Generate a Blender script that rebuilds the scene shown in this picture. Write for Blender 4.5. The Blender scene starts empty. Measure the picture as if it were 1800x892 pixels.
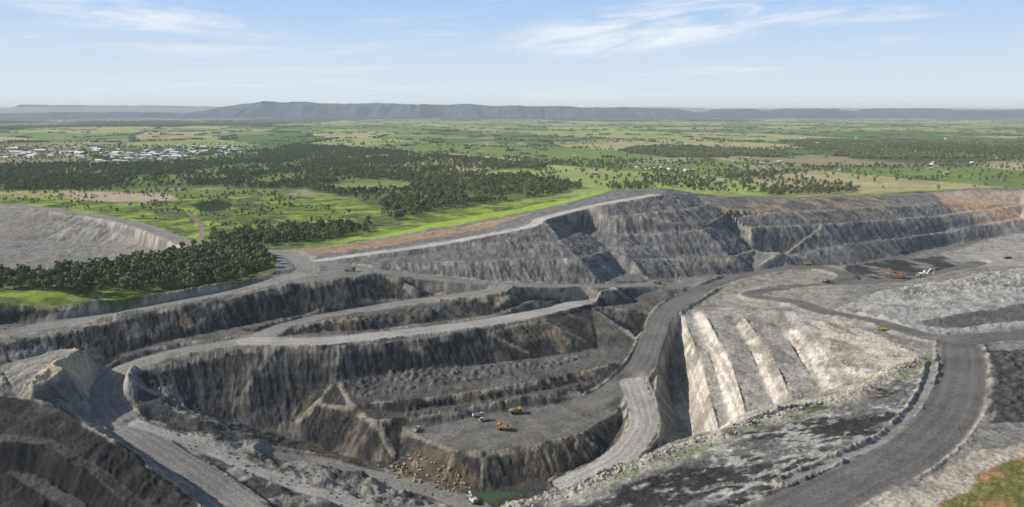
import bpy, bmesh, math, random, time
import numpy as np
from mathutils import Vector, Matrix, geometry
T0=time.time()
random.seed(7); rng=np.random.default_rng(11)
scene=bpy.context.scene
# ---------------------------------------------------------------- image pixel to world helper
CAMZ=150.0; F=1413.0; PITCH=math.radians(10.07)
cp,sp=math.cos(PITCH),math.sin(PITCH)
def W(u,v,z):
    """image pixel (u,v) back-projected from the camera to an assumed level z -> world xyz"""
    dv=v-446.0
    dx=u-900.0; dy=F*cp-dv*sp; dz=-F*sp-dv*cp
    t=(z-CAMZ)/dz
    return (dx*t,dy*t,z)
def WL(l): return [W(*p) for p in l]
# ---------------------------------------------------------------- noise
R=rng.random((512,512))
def vn(x,y,seed=0):
    x=x+seed*37.17; y=y+seed*91.73
    xi=np.floor(x); yi=np.floor(y)
    fx=x-xi; fy=y-yi
    xi=xi.astype(np.int64)&511; yi=yi.astype(np.int64)&511
    x1=(xi+1)&511; y1=(yi+1)&511
    fx=fx*fx*(3-2*fx); fy=fy*fy*(3-2*fy)
    return (R[xi,yi]*(1-fx)+R[x1,yi]*fx)*(1-fy)+(R[xi,y1]*(1-fx)+R[x1,y1]*fx)*fy
def fbm(x,y,o=4,seed=0):
    a=1.0;s=0;t=0
    for i in range(o):
        s=s+a*vn(x*(2.03**i),y*(2.03**i),seed+i*3); t+=a; a*=.5
    return s/t
def sst(a,b,x):
    t=np.clip((x-a)/(b-a),0,1); return t*t*(3-2*t)
def worley(x,y,seed=0):
    xi=np.floor(x); yi=np.floor(y)
    d1=np.full(x.shape,9.0); d2=np.full(x.shape,9.0); cid=np.zeros(x.shape)
    for i in (-1,0,1):
        for j in (-1,0,1):
            cx=(xi+i).astype(np.int64); cy=(yi+j).astype(np.int64)
            a=(cx*7+seed*13)&511; b=(cy*11+seed*29)&511
            px=xi+i+.15+.7*R[a,b]; py=yi+j+.15+.7*R[b,(a+77)&511]
            d=np.sqrt((x-px)**2+(y-py)**2)
            m=d<d1
            d2=np.where(m,d1,np.minimum(d2,d)); 
            cid=np.where(m,R[(a+31)&511,(b+5)&511],cid); d1=np.where(m,d,d1)
    return d1,d2,cid
def inpoly(x,y,poly):
    ins=np.zeros(x.shape,bool); n=len(poly)
    for i in range(n):
        x1,y1=poly[i][0],poly[i][1]; x2,y2=poly[(i+1)%n][0],poly[(i+1)%n][1]
        if y1==y2: continue
        c=((y1>y)!=(y2>y))&(x<(x2-x1)*(y-y1)/(y2-y1)+x1)
        ins^=c
    return ins
# ---------------------------------------------------------------- breaklines
BL=[]
def L(*p,terr=0,wld=False):
    pts=[tuple(q) for q in (p if wld else WL(p))]
    BL.append(pts)
    if terr: BL.append([(a,b+terr,c+.4) for a,b,c in pts])
    return pts
# cut between woodland and the west haul road
L((-300,575,3),(0,533,3),(200,520,3),(330,503,3),(430,490,3),(488,476,3),(494,460,3),(470,446,3))
L((-300,615,-13),(0,570,-12),(200,541,-10),(400,506,-5),(490,482,0))
# face 1
L((-300,672,-14),(0,602,-12),(200,566,-10),(400,527,-5),(520,500,-1),(600,490,0),(668,480,0),(700,488,-3),(718,500,-8))
L((-300,720,-26),(0,640,-22),(100,614,-20),(200,606,-22),(300,596,-23),(400,578,-23),(480,562,-23),(600,545,-22),(700,525,-19),(740,513,-18),(800,508,-15))
# hump between the two bench-2 roads
L((520,574,-21),(620,562,-20),(700,542,-20),(800,530,-19),(900,522,-17),(1000,512,-17),(1090,508,-20))
L((520,588,-26),(640,580,-26),(720,572,-27),(860,553,-28),(950,536,-29),(1040,520,-30))
# face 3
L((260,652,-31),(330,630,-28),(400,615,-26),(480,612,-26),(600,610,-27),(720,600,-28),(850,580,-29),(950,562,-30),(1040,538,-31),(1120,530,-33),(1145,548,-37))
L((250,668,-35),(300,700,-46),(350,722,-55),(400,738,-61),(500,768,-70),(545,700,-56),(590,668,-46),(680,655,-46),(780,645,-47),(850,640,-49),(950,628,-49),(1050,612,-47),(1118,598,-44))
L((555,712,-56),(620,715,-54),(720,708,-53),(850,688,-52),(950,668,-51),(1040,648,-50),(1085,637,-49))
L((720,722,-58),(850,705,-57),(950,688,-56),(1040,668,-55))
L((660,742,-58),(720,738,-58),(850,713,-57),(950,697,-56),(1060,665,-55))
L((740,752,-62),(850,730,-62),(950,715,-62),(1060,690,-60))
L((705,750,-62),(740,768,-63),(800,790,-63),(850,795,-63),(930,785,-63),(1020,762,-63),(1080,728,-63),(1098,705,-62))
L((530,775,-71),(560,785,-73),(620,805,-76),(700,815,-77),(720,830,-77),(780,850,-77),(850,862,-78),(920,850,-78),(1000,828,-77),(1060,798,-75),(1085,760,-71),(1104,722,-66))
# ramp right edge and highwall floor
L((1148,610,-46),(1158,650,-53),(1152,700,-59),(1160,750,-65),(1160,785,-69),(1110,822,-73),(1050,852,-77))
L((1166,605,-57),(1175,640,-66),(1180,700,-77),(1192,775,-79))
# stepped highwall
L((1172,580,-50),(1190,650,-68),(1203,710,-77),(1215,778,-79))
L((1195,548,-37),(1225,620,-45),(1245,690,-50),(1262,755,-53))
L((1215,548,-37),(1255,640,-45),(1285,740,-52))
L((1235,548,-33),(1285,640,-36),(1310,728,-40))
L((1290,560,-33),(1330,640,-36),(1360,715,-39))
L((1310,560,-29),(1360,630,-28),(1390,705,-28))
L((1370,570,-28),(1400,620,-28),(1450,690,-26))
L((1400,550,-22),(1440,600,-16),(1505,670,-12))
L((1450,575,-17),(1520,600,-12),(1600,630,-8))
# foreground crest and its hidden back wall
FC=[(300,1250,-5),(700,1000,-5),(890,890,-5),(1000,858,-4),(1100,815,-3),(1220,772,-3),(1350,728,-3),(1500,688,-3),(1560,655,-4),(1610,630,-5)]
fc=L(*FC)
L(*[(a-10,b+20,c-d) for (a,b,c),d in zip(fc,[30,30,30,30,30,30,26,16,8,5])],wld=True)
L(*[(a-26,b+62,c) for (a,b,_),c in zip(fc[1:6],[-76,-76,-76,-75,-70])],wld=True)
# pit floor
L((870,878,-78.6),(940,864,-78.4),(990,850,-78))
L((270,700,-42),(340,732,-49),(400,754,-56),(480,786,-63),(560,806,-69),(680,835,-75),(790,868,-77),(830,885,-78))
L((300,760,-50)); L((370,800,-58),(430,822,-62),(500,850,-66)); L((600,880,-70)); L((700,900,-75)); L((500,1000,-70)); L((200,1050,-62))
L((340,765,-50),(420,795,-57),(500,822,-63),(560,850,-66))
# west bench / mound
L((45,672,-14),(90,640,-13),(140,615,-13),(185,613,-14),(180,625,-15),(110,650,-15),(60,678,-16),(45,672,-14))
L((204,622,-27),(190,648,-32),(152,672,-31),(120,692,-28),(30,700,-23))
L((-300,705,-18),(0,702,-20),(60,705,-22),(110,722,-24),(160,750,-27),(220,790,-31),(290,840,-36),(350,890,-40),(380,940,-42))
L((145,712,-38),(185,754,-44),(250,800,-50),(330,850,-54),(390,895,-58))
L((-300,770,-27),(0,768,-29),(90,775,-31),(190,830,-37),(260,890,-42),(280,930,-44),terr=-9)
L((-300,830,-40),(0,826,-41),(60,830,-42),(150,880,-47),(180,930,-50))
# dump toe, terraces, rim
L((585,468,1),(660,474,-1),(720,479,-4),(800,487,-8),(900,494,-12),(1000,497,-17),(1060,498,-19),(1100,480,-20),(1140,492,-23),(1180,488,-25),(1250,484,-26),(1320,478,-27),(1360,460,-27),(1400,470,-28),(1500,465,-29),(1600,445,-30),(1660,432,-30),(1800,408,-20),(2100,400,-20))
L((640,462,3),(700,461,3),(800,460,3),(900,458,2),(1020,455,2),(1070,440,0),(1110,457,-7),(1180,455,-10),(1285,452,-12),(1325,440,-12),(1370,446,-13),(1500,430,-14),(1600,418,-15),(1660,408,-14),(1800,385,-4),terr=8)
L((900,430,13),(985,425,14),(1025,405,14),(1100,412,12),(1235,405,13),(1280,392,13),(1320,402,9),(1450,395,8),(1550,388,6),(1650,380,5),(1800,362,10),terr=7)
L((1060,382,29),(1100,380,30),(1200,368,33),(1245,360,33),(1280,372,27),(1350,375,22),(1450,370,20),(1550,365,18),(1650,358,18),terr=6)
rim=L((600,449,6),(700,438,10),(800,425,15),(880,410,21),(930,398,27),(957,388,31),(1000,372,33),(1050,363,40),(1120,350,45),(1172,340,48),(1225,342,42),(1260,349,38),(1300,347,36),(1400,350,32),(1500,348,28),(1560,345,25),(1640,341,25),(1720,334,29),(1800,331,30),(2100,329,30))
bk=L((600,438,5),(700,418,9),(800,390,15),(900,370,24),(1000,350,36),(1060,334,44),(1165,331,48))
L(*[(a-30,b+110,0) for a,b,c in bk],wld=True)
L(*[(a+10,b+60,c-4) for a,b,c in rim[10:]],wld=True)
L(*[(a+10,b+240,1) for a,b,c in rim[10:]],wld=True)
# east floor
L((1560,520,-20),(1680,500,-16),(1800,478,-13),(2100,450,-10))
L((1610,578,-15),(1700,560,-13),(1800,538,-12),(2100,520,-10))
for p in [(1570,490,-30),(1700,470,-30),(1700,445,-31),(1800,430,-28),(1500,478,-29),(1640,470,-31),(1330,500,-28),(1500,525,-23),(1350,540,-28),(1500,560,-17),
          (1800,620,-6),(1800,700,-3),(1750,800,0),(1640,700,-3),(1400,800,-1),(1600,860,0),(1800,880,2),(1200,900,-2),(1950,760,0)]: L(p)
# western satellite pit
L((-300,348,2),(0,362,2),(100,372,2),(180,383,2),(260,402,2),(330,430,2))
L((-300,405,-25),(0,420,-25),(100,426,-25),(200,428,-22),(280,434,-12))
L((-300,475,-26),(0,470,-26),(150,462,-26),(250,450,-16),(315,440,-3))
nr=L((-300,510,3),(0,492,3),(150,480,3),(280,458,3),(345,441,3))
L(*[(a,b+45,-20) for a,b,c in nr[:3]],wld=True)
for p in [(350,400,2),(500,400,2),(100,345,2),(600,380,2),(400,440,3),(300,480,3),(100,505,3),(450,465,3)]: L(p)
L((-1900,100,0),(-1900,1900,0),(0,1750,0),(1900,1900,0),(1900,100,0),(0,60,-5),wld=True)
BL[-1].append(BL[-1][0])
vs=[];zs=[];idx={};ed=[]
for l in BL:
    pr=None
    for p in l:
        k=(round(p[0],2),round(p[1],2))
        if k not in idx: idx[k]=len(vs); vs.append(Vector((p[0],p[1]))); zs.append(p[2])
        i=idx[k]
        if pr is not None and pr!=i: ed.append((pr,i))
        pr=i
ov,oe,of,orv,_,_=geometry.delaunay_2d_cdt(vs,ed,[],0,1e-4,True)
V=np.array([(v.x,v.y) for v in ov]); VI=np.array([(v.x,v.y) for v in vs]); ZI=np.array(zs)
VZ=np.zeros(len(V))
for i,o in enumerate(orv):
    if len(o): VZ[i]=ZI[o[0]]
    else:
        d=np.hypot(*(VI-V[i]).T); k=np.argsort(d)[:3]; w=1/(d[k]+.1); VZ[i]=(ZI[k]*w).sum()/w.sum()
# ---------------------------------------------------------------- grid
sc=list(np.arange(-.74,.7401,.00125)); st=.0014; s=.74; ext=[]
while s<1.7: st*=1.08; s+=st; ext.append(s)
S=np.array([-e for e in ext[::-1]]+sc+ext)
ys=[140.]
while ys[-1]<90000:
    y=ys[-1]; r=.012 if y<285 else (.0026 if y<1450 else (.009 if y<5000 else .02)); ys.append(y*(1+r))
Y1=np.array(ys); nr_,nc=len(Y1),len(S)
Yg=np.repeat(Y1[:,None],nc,1); Xg=Yg*S[None,:]
Z=np.zeros((nr_,nc))
for f in of:
    a,b,c=[V[i] for i in f]; za,zb,zc=[VZ[i] for i in f]
    det=(b[1]-c[1])*(a[0]-c[0])+(c[0]-b[0])*(a[1]-c[1])
    if abs(det)<1e-9: continue
    ymin=max(min(a[1],b[1],c[1]),Y1[0]); ymax=max(a[1],b[1],c[1])
    r0=np.searchsorted(Y1,ymin)-1; r1=np.searchsorted(Y1,ymax)+1; r0=max(r0,0)
    if ymax<Y1[0]: continue
    ss=[p[0]/max(p[1],30) for p in (a,b,c)]
    if min(p[1] for p in (a,b,c))<135: c0,c1=0,nc
    else: c0=max(np.searchsorted(S,min(ss))-1,0); c1=np.searchsorted(S,max(ss))+1
    x=Xg[r0:r1,c0:c1]; y=Yg[r0:r1,c0:c1]
    l1=((b[1]-c[1])*(x-c[0])+(c[0]-b[0])*(y-c[1]))/det
    l2=((c[1]-a[1])*(x-c[0])+(a[0]-c[0])*(y-c[1]))/det
    m=(l1>=-1e-6)&(l2>=-1e-6)&(l1+l2<=1+1e-6)
    zz=l1*za+l2*zb+(1-l1-l2)*zc
    Z[r0:r1,c0:c1][m]=zz[m]
NM=int(np.searchsorted(Y1,1700))            # rows holding the mine
x=Xg[:NM]; y=Yg[:NM]; z=Z[:NM].copy()
def blur(a,n=1):
    for _ in range(n):
        a=a.copy(); a[1:-1]=(a[:-2]+2*a[1:-1]+a[2:])/4; a[:,1:-1]=(a[:,:-2]+2*a[:,1:-1]+a[:,2:])/4
    return a
def grad(z):
    gs=np.gradient(z,S,axis=1); gx=gs/y; gy=np.gradient(z,Y1[:NM],axis=0)-S[None,:]*gx
    return gx,gy
zb10=blur(z,10)
gx,gy=grad(zb10); gm=np.hypot(gx,gy)+1e-6
dxn,dyn=gx/gm,gy/gm
zb2=blur(z,2)
g1x,g1y=grad(zb2); slope=np.hypot(g1x,g1y)
cx_,cxy_=grad(g1x); cyx_,cy_=grad(g1y)
curv=blur(-(cx_+cy_),2)                      # >0 on crests
MINE=WL([(-400,560,3),(0,533,3),(200,520,3),(330,503,3),(430,490,3),(486,476,3),(478,445,2),(520,434,3),(560,434,4),(640,421,7),(760,402,13),(870,386,20),(940,370,28),(1000,357,35),(1060,341,42),(1100,331,47),(1172,330,48),(1240,336,42),(1400,341,33),(1560,337,27),(1640,333,27),(1800,322,33),(2100,320,33)])+[(900,600,0),(700,100,0),(-700,100,0),(-700,500,0)]
wx=x+6*(fbm(x/14,y/14,3,5)-.5)*2; wy=y+6*(fbm(x/14,y/14,3,9)-.5)*2
mine=inpoly(wx,wy,MINE)
SAT=WL([(-400,340,2),(0,358,2),(100,368,2),(180,379,2),(262,398,2),(338,430,2),(345,441,3),(280,458,3),(150,480,3),(0,492,3),(-400,512,3)])
sat=inpoly(wx,wy,SAT)
mine_s=blur((mine|sat).astype(float),2)
def streak(scale,step,K,seed):
    a=np.zeros(x.shape)
    for k in range(-K,K+1):
        a+=vn((x+dxn*k*step)/scale,(y+dyn*k*step)/scale,seed)
    a-=a.mean(); return a/a.std()
s0=streak(1.7,2.0,4,13); s1=streak(3.4,3.0,4,1); s2=streak(9.0,4.0,5,4); s3=streak(34.,6.,5,8)
sm=sst(.18,.45,slope)
rough=fbm(x/5,y/5,4,20)-.5; rough2=fbm(x/1.6,y/1.6,3,25)-.5; rough3=fbm(x/11,y/11,4,26)-.5
patch=sst(.35,.65,fbm(x/70,y/70,3,28))
dz=sm*(.17*s0+(.06+.20*patch)*s1+(.03+.32*patch)*s2+.9*s3)+rough*(1.4+.6*sm)+rough2*(.8+.7*sm)+rough3*sm*.9
dz+= (fbm(x/40,y/40,3,40)-.5)*3*(1-sm)
# worked-smooth areas
SMO=[[(700,755,-62),(850,728,-62),(950,713,-62),(1075,688,-60),(1098,708,-62),(1080,728,-63),(1020,760,-63),(930,783,-63),(850,793,-63),(800,788,-63),(740,768,-63)],
     [(490,440,3),(560,440,3),(600,455,4),(640,478,0),(600,490,0),(520,500,-1),(480,478,1)],
     [(1480,470,-29),(1700,448,-31),(1800,460,-30),(1700,485,-28),(1520,498,-28)]]
smo=np.zeros(x.shape)
for p_ in SMO: smo=np.maximum(smo,blur(inpoly(wx,wy,WL(p_)).astype(float),3))
dz*=(1-.8*smo)
HUMP=WL([(240,690,-40),(300,680,-42),(350,722,-50),(480,785,-64),(560,806,-70),(700,850,-76),(800,880,-77),(860,900,-78),(500,1000,-65),(420,885,-59),(330,815,-52),(235,750,-45)])
hump=blur(inpoly(x,y,HUMP).astype(float),6)
dz+=hump*(fbm(x/19,y/19,3,45)-.5)*9
# stripped strips on the east side
EAST=WL([(1520,520,-22),(1680,492,-17),(1800,468,-14),(2100,440,-11),(2100,560,-10),(1800,575,-10),(1640,590,-12),(1450,560,-18)])
east=blur(inpoly(wx,wy,EAST).astype(float),3)
v2=(-x*.38+y*.92); saw=((v2+5*rough3+8*(fbm(x/90,y/90,2,47)-.5))/17)%1
dz+=east*np.where(saw<.75,saw/.75,(1-saw)/.25)*3.0
MND=[(WL([(500,585,-25),(520,570,-21),(620,558,-20),(700,545,-20),(760,540,-20),(770,560,-26),(700,575,-27),(600,586,-27)]),6.5,2.2),
     (WL([(590,690,-50),(600,670,-46),(700,652,-46),(850,643,-49),(960,632,-49),(1040,622,-48),(960,648,-50),(850,664,-50),(720,684,-50),(640,700,-52)]),5.5,1.9),
     (WL([(700,722,-57),(850,704,-57),(1000,676,-56),(1050,664,-55),(940,697,-56),(850,712,-57),(720,737,-58)]),5,1.1),
     (WL([(1735,620,-6),(2000,610,-6),(2000,745,-2),(1745,745,-2)]),6.5,2.2),
     (WL([(200,655,-34),(262,655,-32),(345,722,-52),(420,752,-60),(330,735,-50),(262,700,-43)]),6.5,1.5),
     (WL([(440,800,-62),(640,840,-72),(760,885,-77),(600,890,-70),(470,860,-64)]),7.5,2.0),
     (WL([(745,521,-18),(870,506,-14),(1000,508,-17),(990,516,-17),(860,523,-18),(760,534,-20)]),5.5,1.5),
     (WL([(1590,500,-20),(1800,470,-15),(2000,450,-12),(2000,490,-10),(1800,512,-12),(1560,530,-20)]),6,1.2)]
mnd=np.zeros(x.shape)
for poly,cell,h in MND:
    py=[p[1] for p in poly]
    r0,r1=np.searchsorted(Y1,[min(py)-2,max(py)+2]); r1=min(r1,NM); sub=(slice(r0,r1),slice(None))
    m=inpoly(x[sub],y[sub],poly)
    d1,_,cid=worley((x[sub]+2*rough[sub])/cell,(y[sub]+2*rough2[sub])/cell,3)
    mnd[sub]=np.maximum(mnd[sub],m*h*np.clip(1-d1/.62,0,1)**.8*(.1+1.2*cid))
dz+=mnd*1.1
CB=WL([(-400,700,-19),(0,703,-20),(60,707,-22),(110,724,-24),(220,792,-31),(350,892,-40),(400,960,-42),(380,1200,-60),(-400,1200,-60)])
cb_=blur(inpoly(x,y,CB).astype(float),2)
rp=(x*.95+y*.3)/4.2+2.6*fbm(x/22,y/22,3,33)
ribs=np.abs(rp%1-.5)*2
dz+=cb_*((ribs-.5)*.8*sst(.42,.62,fbm(x/30,y/30,3,34))+.35*s1)*sst(.2,.35,slope)
nat=(fbm(x/60,y/60,4,50)-.5)*5
z=z+dz*mine_s+nat*(1-mine_s)*sst(0,1,1-mine_s)
# roads  (image pixels with assumed levels, width, colour, berm)
RD=(.295,.283,.265); RL=(.44,.425,.40); RK=(.19,.182,.172)
ROADS=[
 ([(-300,650,-13),(0,588,-12),(200,553,-10),(400,516,-5),(490,492,-1),(540,478,1),(532,460,2),(500,446,2),(440,440,2),(345,432,2),(255,399,2),(180,381,2),(100,370,2),(0,360,2),(-300,346,2)],21,RD,1.3),
 ([(535,462,2),(600,468,1),(660,477,-1),(720,484,-4),(800,492,-8),(880,500,-12),(1000,503,-18),(1100,502,-22),(1160,500,-25),(1230,508,-29)],17,RD,1.5),
 ([(880,502,-12),(860,513,-15),(740,529,-20),(600,551,-23),(500,574,-24),(440,597,-25),(330,616,-27),(250,636,-30),(200,660,-34),(186,700,-39),(228,755,-45),(320,815,-52),(420,885,-59),(470,935,-62)],20,RD,1.6),
 ([(440,600,-25),(560,600,-26),(700,586,-27),(820,572,-28),(930,553,-29),(1028,530,-30)],22,RL,1.6),
 ([(1236,508,-29),(1215,520,-31),(1168,550,-36),(1150,590,-42),(1128,640,-50),(1085,682,-57),(1020,716,-62)],21,RK,1.4),
 ([(1112,672,-56),(1128,715,-60),(1130,752,-64),(1095,800,-70),(1040,832,-74),(1000,850,-77)],20,RL,1.3),
 ([(1236,508,-29),(1300,487,-28),(1380,472,-26),(1440,470,-25),(1490,484,-26),(1455,500,-28),(1390,506,-28),(1320,518,-28),(1400,531,-24),(1440,546,-20),(1540,566,-16),(1610,586,-11),(1685,604,-8)],18,RK,1.3),
 ([(1455,500,-28),(1560,494,-30),(1660,480,-30),(1720,462,-31)],20,RK,0),
 ([(1685,598,-8),(1692,640,-6),(1682,700,-4),(1650,750,-2),(1590,800,-1),(1500,845,0),(1400,895,0),(1280,960,0)],25,RK,1.3),
 ([(1685,602,-8),(1750,592,-8),(1850,590,-8),(2100,592,-8)],22,RK,1.3),
 ([(560,458,3),(650,446,8),(760,431,13),(860,413,19),(930,398,26),(958,383,31),(1050,361,39),(1110,350,44),(1150,343,47)],14,(.54,.52,.49),1.0),
 ([(480,800,-65),(560,812,-71),(680,842,-75),(780,872,-77),(840,900,-78)],13,RD,1.0),
 ([(240,745,-45),(320,772,-51),(400,806,-58),(480,838,-64),(560,868,-68),(680,905,-74)],10,RL,1.2),
 ([(1640,640,-5),(1622,700,-3),(1560,770,-1.5),(1460,815,-1),(1380,850,-1)],3,(.36,.35,.33),1.8),
 ([(345,440,2.5),(355,400,2.5),(330,372,2.5)],7,(.30,.25,.18),0),
]
rmask=np.zeros(x.shape); rcol=np.zeros(x.shape+(3,)); berm=np.zeros(x.shape)
for uvz,w,col,bh in ROADS:
    P=np.array(WL(uvz))
    Q=[]
    for i in range(len(P)-1):
        p0=P[max(i-1,0)];p1=P[i];p2=P[i+1];p3=P[min(i+2,len(P)-1)]
        for t in (0,.25,.5,.75):
            Q.append(.5*((2*p1)+(-p0+p2)*t+(2*p0-5*p1+4*p2-p3)*t*t+(-p0+3*p1-3*p2+p3)*t**3))
    Q.append(P[-1]); Q=np.array(Q)
    dm=np.full(x.shape,1e9); zr=np.zeros(x.shape); so=np.zeros(x.shape)
    for a,b in zip(Q[:-1],Q[1:]):
        r0,r1=np.searchsorted(Y1[:NM],[min(a[1],b[1])-40,max(a[1],b[1])+40])
        if r1<=r0: continue
        X=x[r0:r1];Y=y[r0:r1]
        vx,vy=b[0]-a[0],b[1]-a[1]; ll=vx*vx+vy*vy+1e-9
        t=np.clip(((X-a[0])*vx+(Y-a[1])*vy)/ll,0,1)
        ex=X-a[0]-t*vx; ey=Y-a[1]-t*vy; d=np.hypot(ex,ey)
        m=d<dm[r0:r1]; dm[r0:r1][m]=d[m]; zr[r0:r1][m]=(a[2]+t*(b[2]-a[2]))[m]
        so[r0:r1][m]=((ex*vy-ey*vx)/math.sqrt(ll))[m]
    hw=w/2
    t=1-sst(hw-.5,hw+5,dm)
    z=z*(1-t)+(zr+.15*rough2)*t
    edge=dm+3.0*(fbm(x/5,y/5,3,60)-.5)
    rm=1-sst(hw-1.1,hw+1.1,edge)
    son=so+1.2*(fbm(x/25,y/25,2,61)-.5)
    tr=.88+.07*np.cos(son*2*np.pi/(w/4.0))+.22*(vn(son/.9,so*0+w+x/90,5)-.5)+.5*(fbm(x/14,y/14,4,70)-.5)
    c=np.array(col)[None,None,:]*tr[...,None]
    rcol=rcol*(1-rm[...,None])+c*rm[...,None]; 
    berm=np.where(rm>.5,0,berm)
    rmask=np.maximum(rmask,rm)
    bm=np.exp(-((dm-hw-2.4+2*rough)/1.2)**2)*bh*(.3+1.2*fbm(x/1.7,y/1.7,2,80))*sst(.34,.5,fbm(x/30,y/30,3,82)+.04)
    bm*=(1-sst(.2,.8,rmask))*(1-smo)
    z+=bm; berm=np.maximum(berm,bm)
fcq=np.array(fc[2:])
dm=np.full(x.shape,1e9)
for a,b in zip(fcq[:-1],fcq[1:]):
    vx,vy=b[0]-a[0],b[1]-a[1]; ll=vx*vx+vy*vy
    t=np.clip(((x-a[0])*vx+(y-a[1])*vy)/ll,0,1); dm=np.minimum(dm,np.hypot(x-a[0]-t*vx,y-a[1]-t*vy))
fcb=np.exp(-((dm-2)/3.2)**2); z+=fcb*(2.0*fbm(x/2.6,y/2.6,3,90))
Z[:NM]=z
far=sst(1500,3500,Yg)
Z+=far*((fbm(Xg/2600,Yg/2600,4,101)-.45)*46)*sst(1500,9000,Yg)
Z+=far*(fbm(Xg/500,Yg/500,3,105)-.5)*8
print('height',time.time()-T0)
# ---------------------------------------------------------------- colour
C=np.zeros((nr_,nc,3))
def mixc(C,col,m): 
    m=m[...,None]; return C*(1-m)+np.asarray(col)*m
def fields(X,Y):
    wx_=X+60*(fbm(X/400,Y/400,2,201)-.5); wy_=Y+60*(fbm(X/400,Y/400,2,203)-.5)
    return worley((wx_*.94+wy_*.34)/480,(-wx_*.34+wy_*.94)/900,21)
d1,d2,cid=fields(Xg,Yg)
n1=fbm(Xg/300,Yg/500,4,110); n2=fbm(Xg/45,Yg/45,4,115); n3=fbm(Xg/1500,Yg/2600,4,120)
C[:]=(.18,.25,.07)
C=mixc(C,(.31,.38,.12),sst(.40,.42,cid)*(1-sst(.6,.62,cid))); C=mixc(C,(.40,.37,.19),sst(.80,.82,cid)); C=mixc(C,(.11,.18,.05),1-sst(.18,.2,cid)); C=mixc(C,(.30,.27,.15),sst(.64,.66,cid)*(1-sst(.70,.72,cid)))
C=mixc(C,(.12,.15,.06),sst(.5,.75,n1)*.5)
C=mixc(C,(.44,.37,.27),sst(.68,.72,fbm(Xg/160,Yg/220,3,117))*.6)
C*= (.72+.56*n2)[...,None]
woodf=lambda n3,X,Y,n2: n3+.13*sst(.0,-.5,X/Y)*sst(2500,5000,Y)-.05*sst(0,.4,X/Y)+.05*(n2-.5)
wood=sst(.60,.64,woodf(n3,Xg,Yg,n2))*sst(1700,2600,Yg)
hedge=(1-sst(.02,.04,(d2-d1)))*sst(.40,.50,fbm(Xg/200,Yg/200,2,130))*sst(1500,1700,Yg)
C=mixc(C,(.075,.095,.05),np.maximum(wood*.9,hedge*.7))
c=C[:NM]
n4=fbm(x/22,y/22,5,140); n5=fbm(x/7,y/7,4,145)
near=1-sst(1350,1500,y)
g=np.zeros(x.shape+(3,)); g[:]=(.15,.21,.04)
g=mixc(g,(.29,.39,.06),sst(.45,.65,n4)); g=mixc(g,(.085,.11,.045),sst(.48,.62,fbm(x/35,y/35,4,150))*.9); g=mixc(g,(.29,.25,.15),sst(.60,.70,n5)*.55)
c=c*(1-near[...,None])+g*near[...,None]
def paint(c,poly,col,s=1,extra=None):
    P=WL(poly)
    m=blur(inpoly(wx,wy,P).astype(float),2)*s
    if extra is not None: m=m*extra
    return mixc(c,col,m)
FFL=[(-300,292,0),(200,284,0),(430,270,0),(520,256,0),(650,263,0),(800,278,0),(980,292,0),(910,305,0),(1000,322,0),(1030,332,0),(960,345,0),(860,358,0),(760,372,0),(700,390,0),(640,404,0),(560,422,0),(480,432,0),(400,436,0),(365,420,0),(470,405,0),(560,398,0),(640,392,0),(690,375,0),(620,352,0),(540,336,0),(330,332,0),(-300,338,0)]
c=paint(c,FFL,(.12,.14,.055),.75)
c=paint(c,[(545,328,0),(640,316,0),(745,324,0),(700,336,0),(600,340,0)],(.24,.29,.09),.9)
c=paint(c,[(110,335,2),(300,342,2),(312,352,2),(200,356,2),(120,348,2)],(.46,.37,.28))
c=paint(c,[(335,360,2),(385,350,2),(412,360,2),(395,370,2),(350,372,2)],(.03,.045,.02))
c=paint(c,[(640,423,7),(680,406,7),(800,385,14),(900,366,23),(1000,348,36),(1062,332,44),(1085,333,45),(1000,357,36),(870,388,21),(760,404,14)],(.28,.40,.065))
c*=(.75+.5*n5)[...,None]
# mine ground
m0=np.zeros(x.shape+(3,)); m0[:]=(.225,.218,.207)
zone=paint
m0=zone(m0,[(-400,560,3),(0,533,3),(200,520,3),(430,490,3),(490,476,3),(490,486,0),(400,510,-5),(200,546,-10),(0,578,-12),(-400,620,-12)],(.06,.056,.05))  # woodland cut painted near black for the shadow below its ledge
m0=zone(m0,[(-400,610,-12),(0,600,-12),(200,564,-10),(400,525,-5),(520,499,-1),(668,478,0),(720,488,-5),(800,497,-9),(1100,507,-22),(1200,515,-32),(1140,600,-44),(1150,700,-59),(1162,790,-69),(1050,855,-77),(880,890,-78),(800,890,-78),(560,808,-70),(400,758,-57),(270,700,-43),(230,650,-30),(100,612,-20),(-400,700,-25)],(.050,.0485,.0475))
flat=1-sst(.10,.28,slope)
m0=mixc(m0,(.25,.238,.22),flat*.65*sst(-95,-20,z)*(.3+1.1*n4))  # level ground painted paler to strengthen its sunlit look
oc=fbm(x/26,y/26,4,160)+.05*s2
m0=mixc(m0,(.19,.155,.11),sst(.59,.72,oc)*.55*sst(.05,.3,slope))
m0=mixc(m0,(.16,.157,.153),sst(.57,.68,fbm(x/15,y/15,5,166)+.05*s1)*.4)
# upper dump lighter
UD=[(560,478,0),(560,440,4),(760,402,13),(940,370,28),(1060,341,42),(1172,330,48),(1400,341,33),(1560,337,27),(1800,322,33),(2100,320,33),(2100,405,-20),(1660,436,-30),(1500,468,-29),(1250,486,-26),(1000,499,-17),(800,489,-8),(660,476,-1)]
m0=paint(m0,UD,(.168,.164,.160),.7)
band=fbm(z/2.2+rough3*1.5,z*0+7,3,186)-.5
m0*=(1+.17*np.clip(s0,-2,2)*sm+.10*np.clip(s1,-2,2)*sm+.04*np.clip(s2,-2,2)*sm+.7*band*sm)[...,None]
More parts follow.
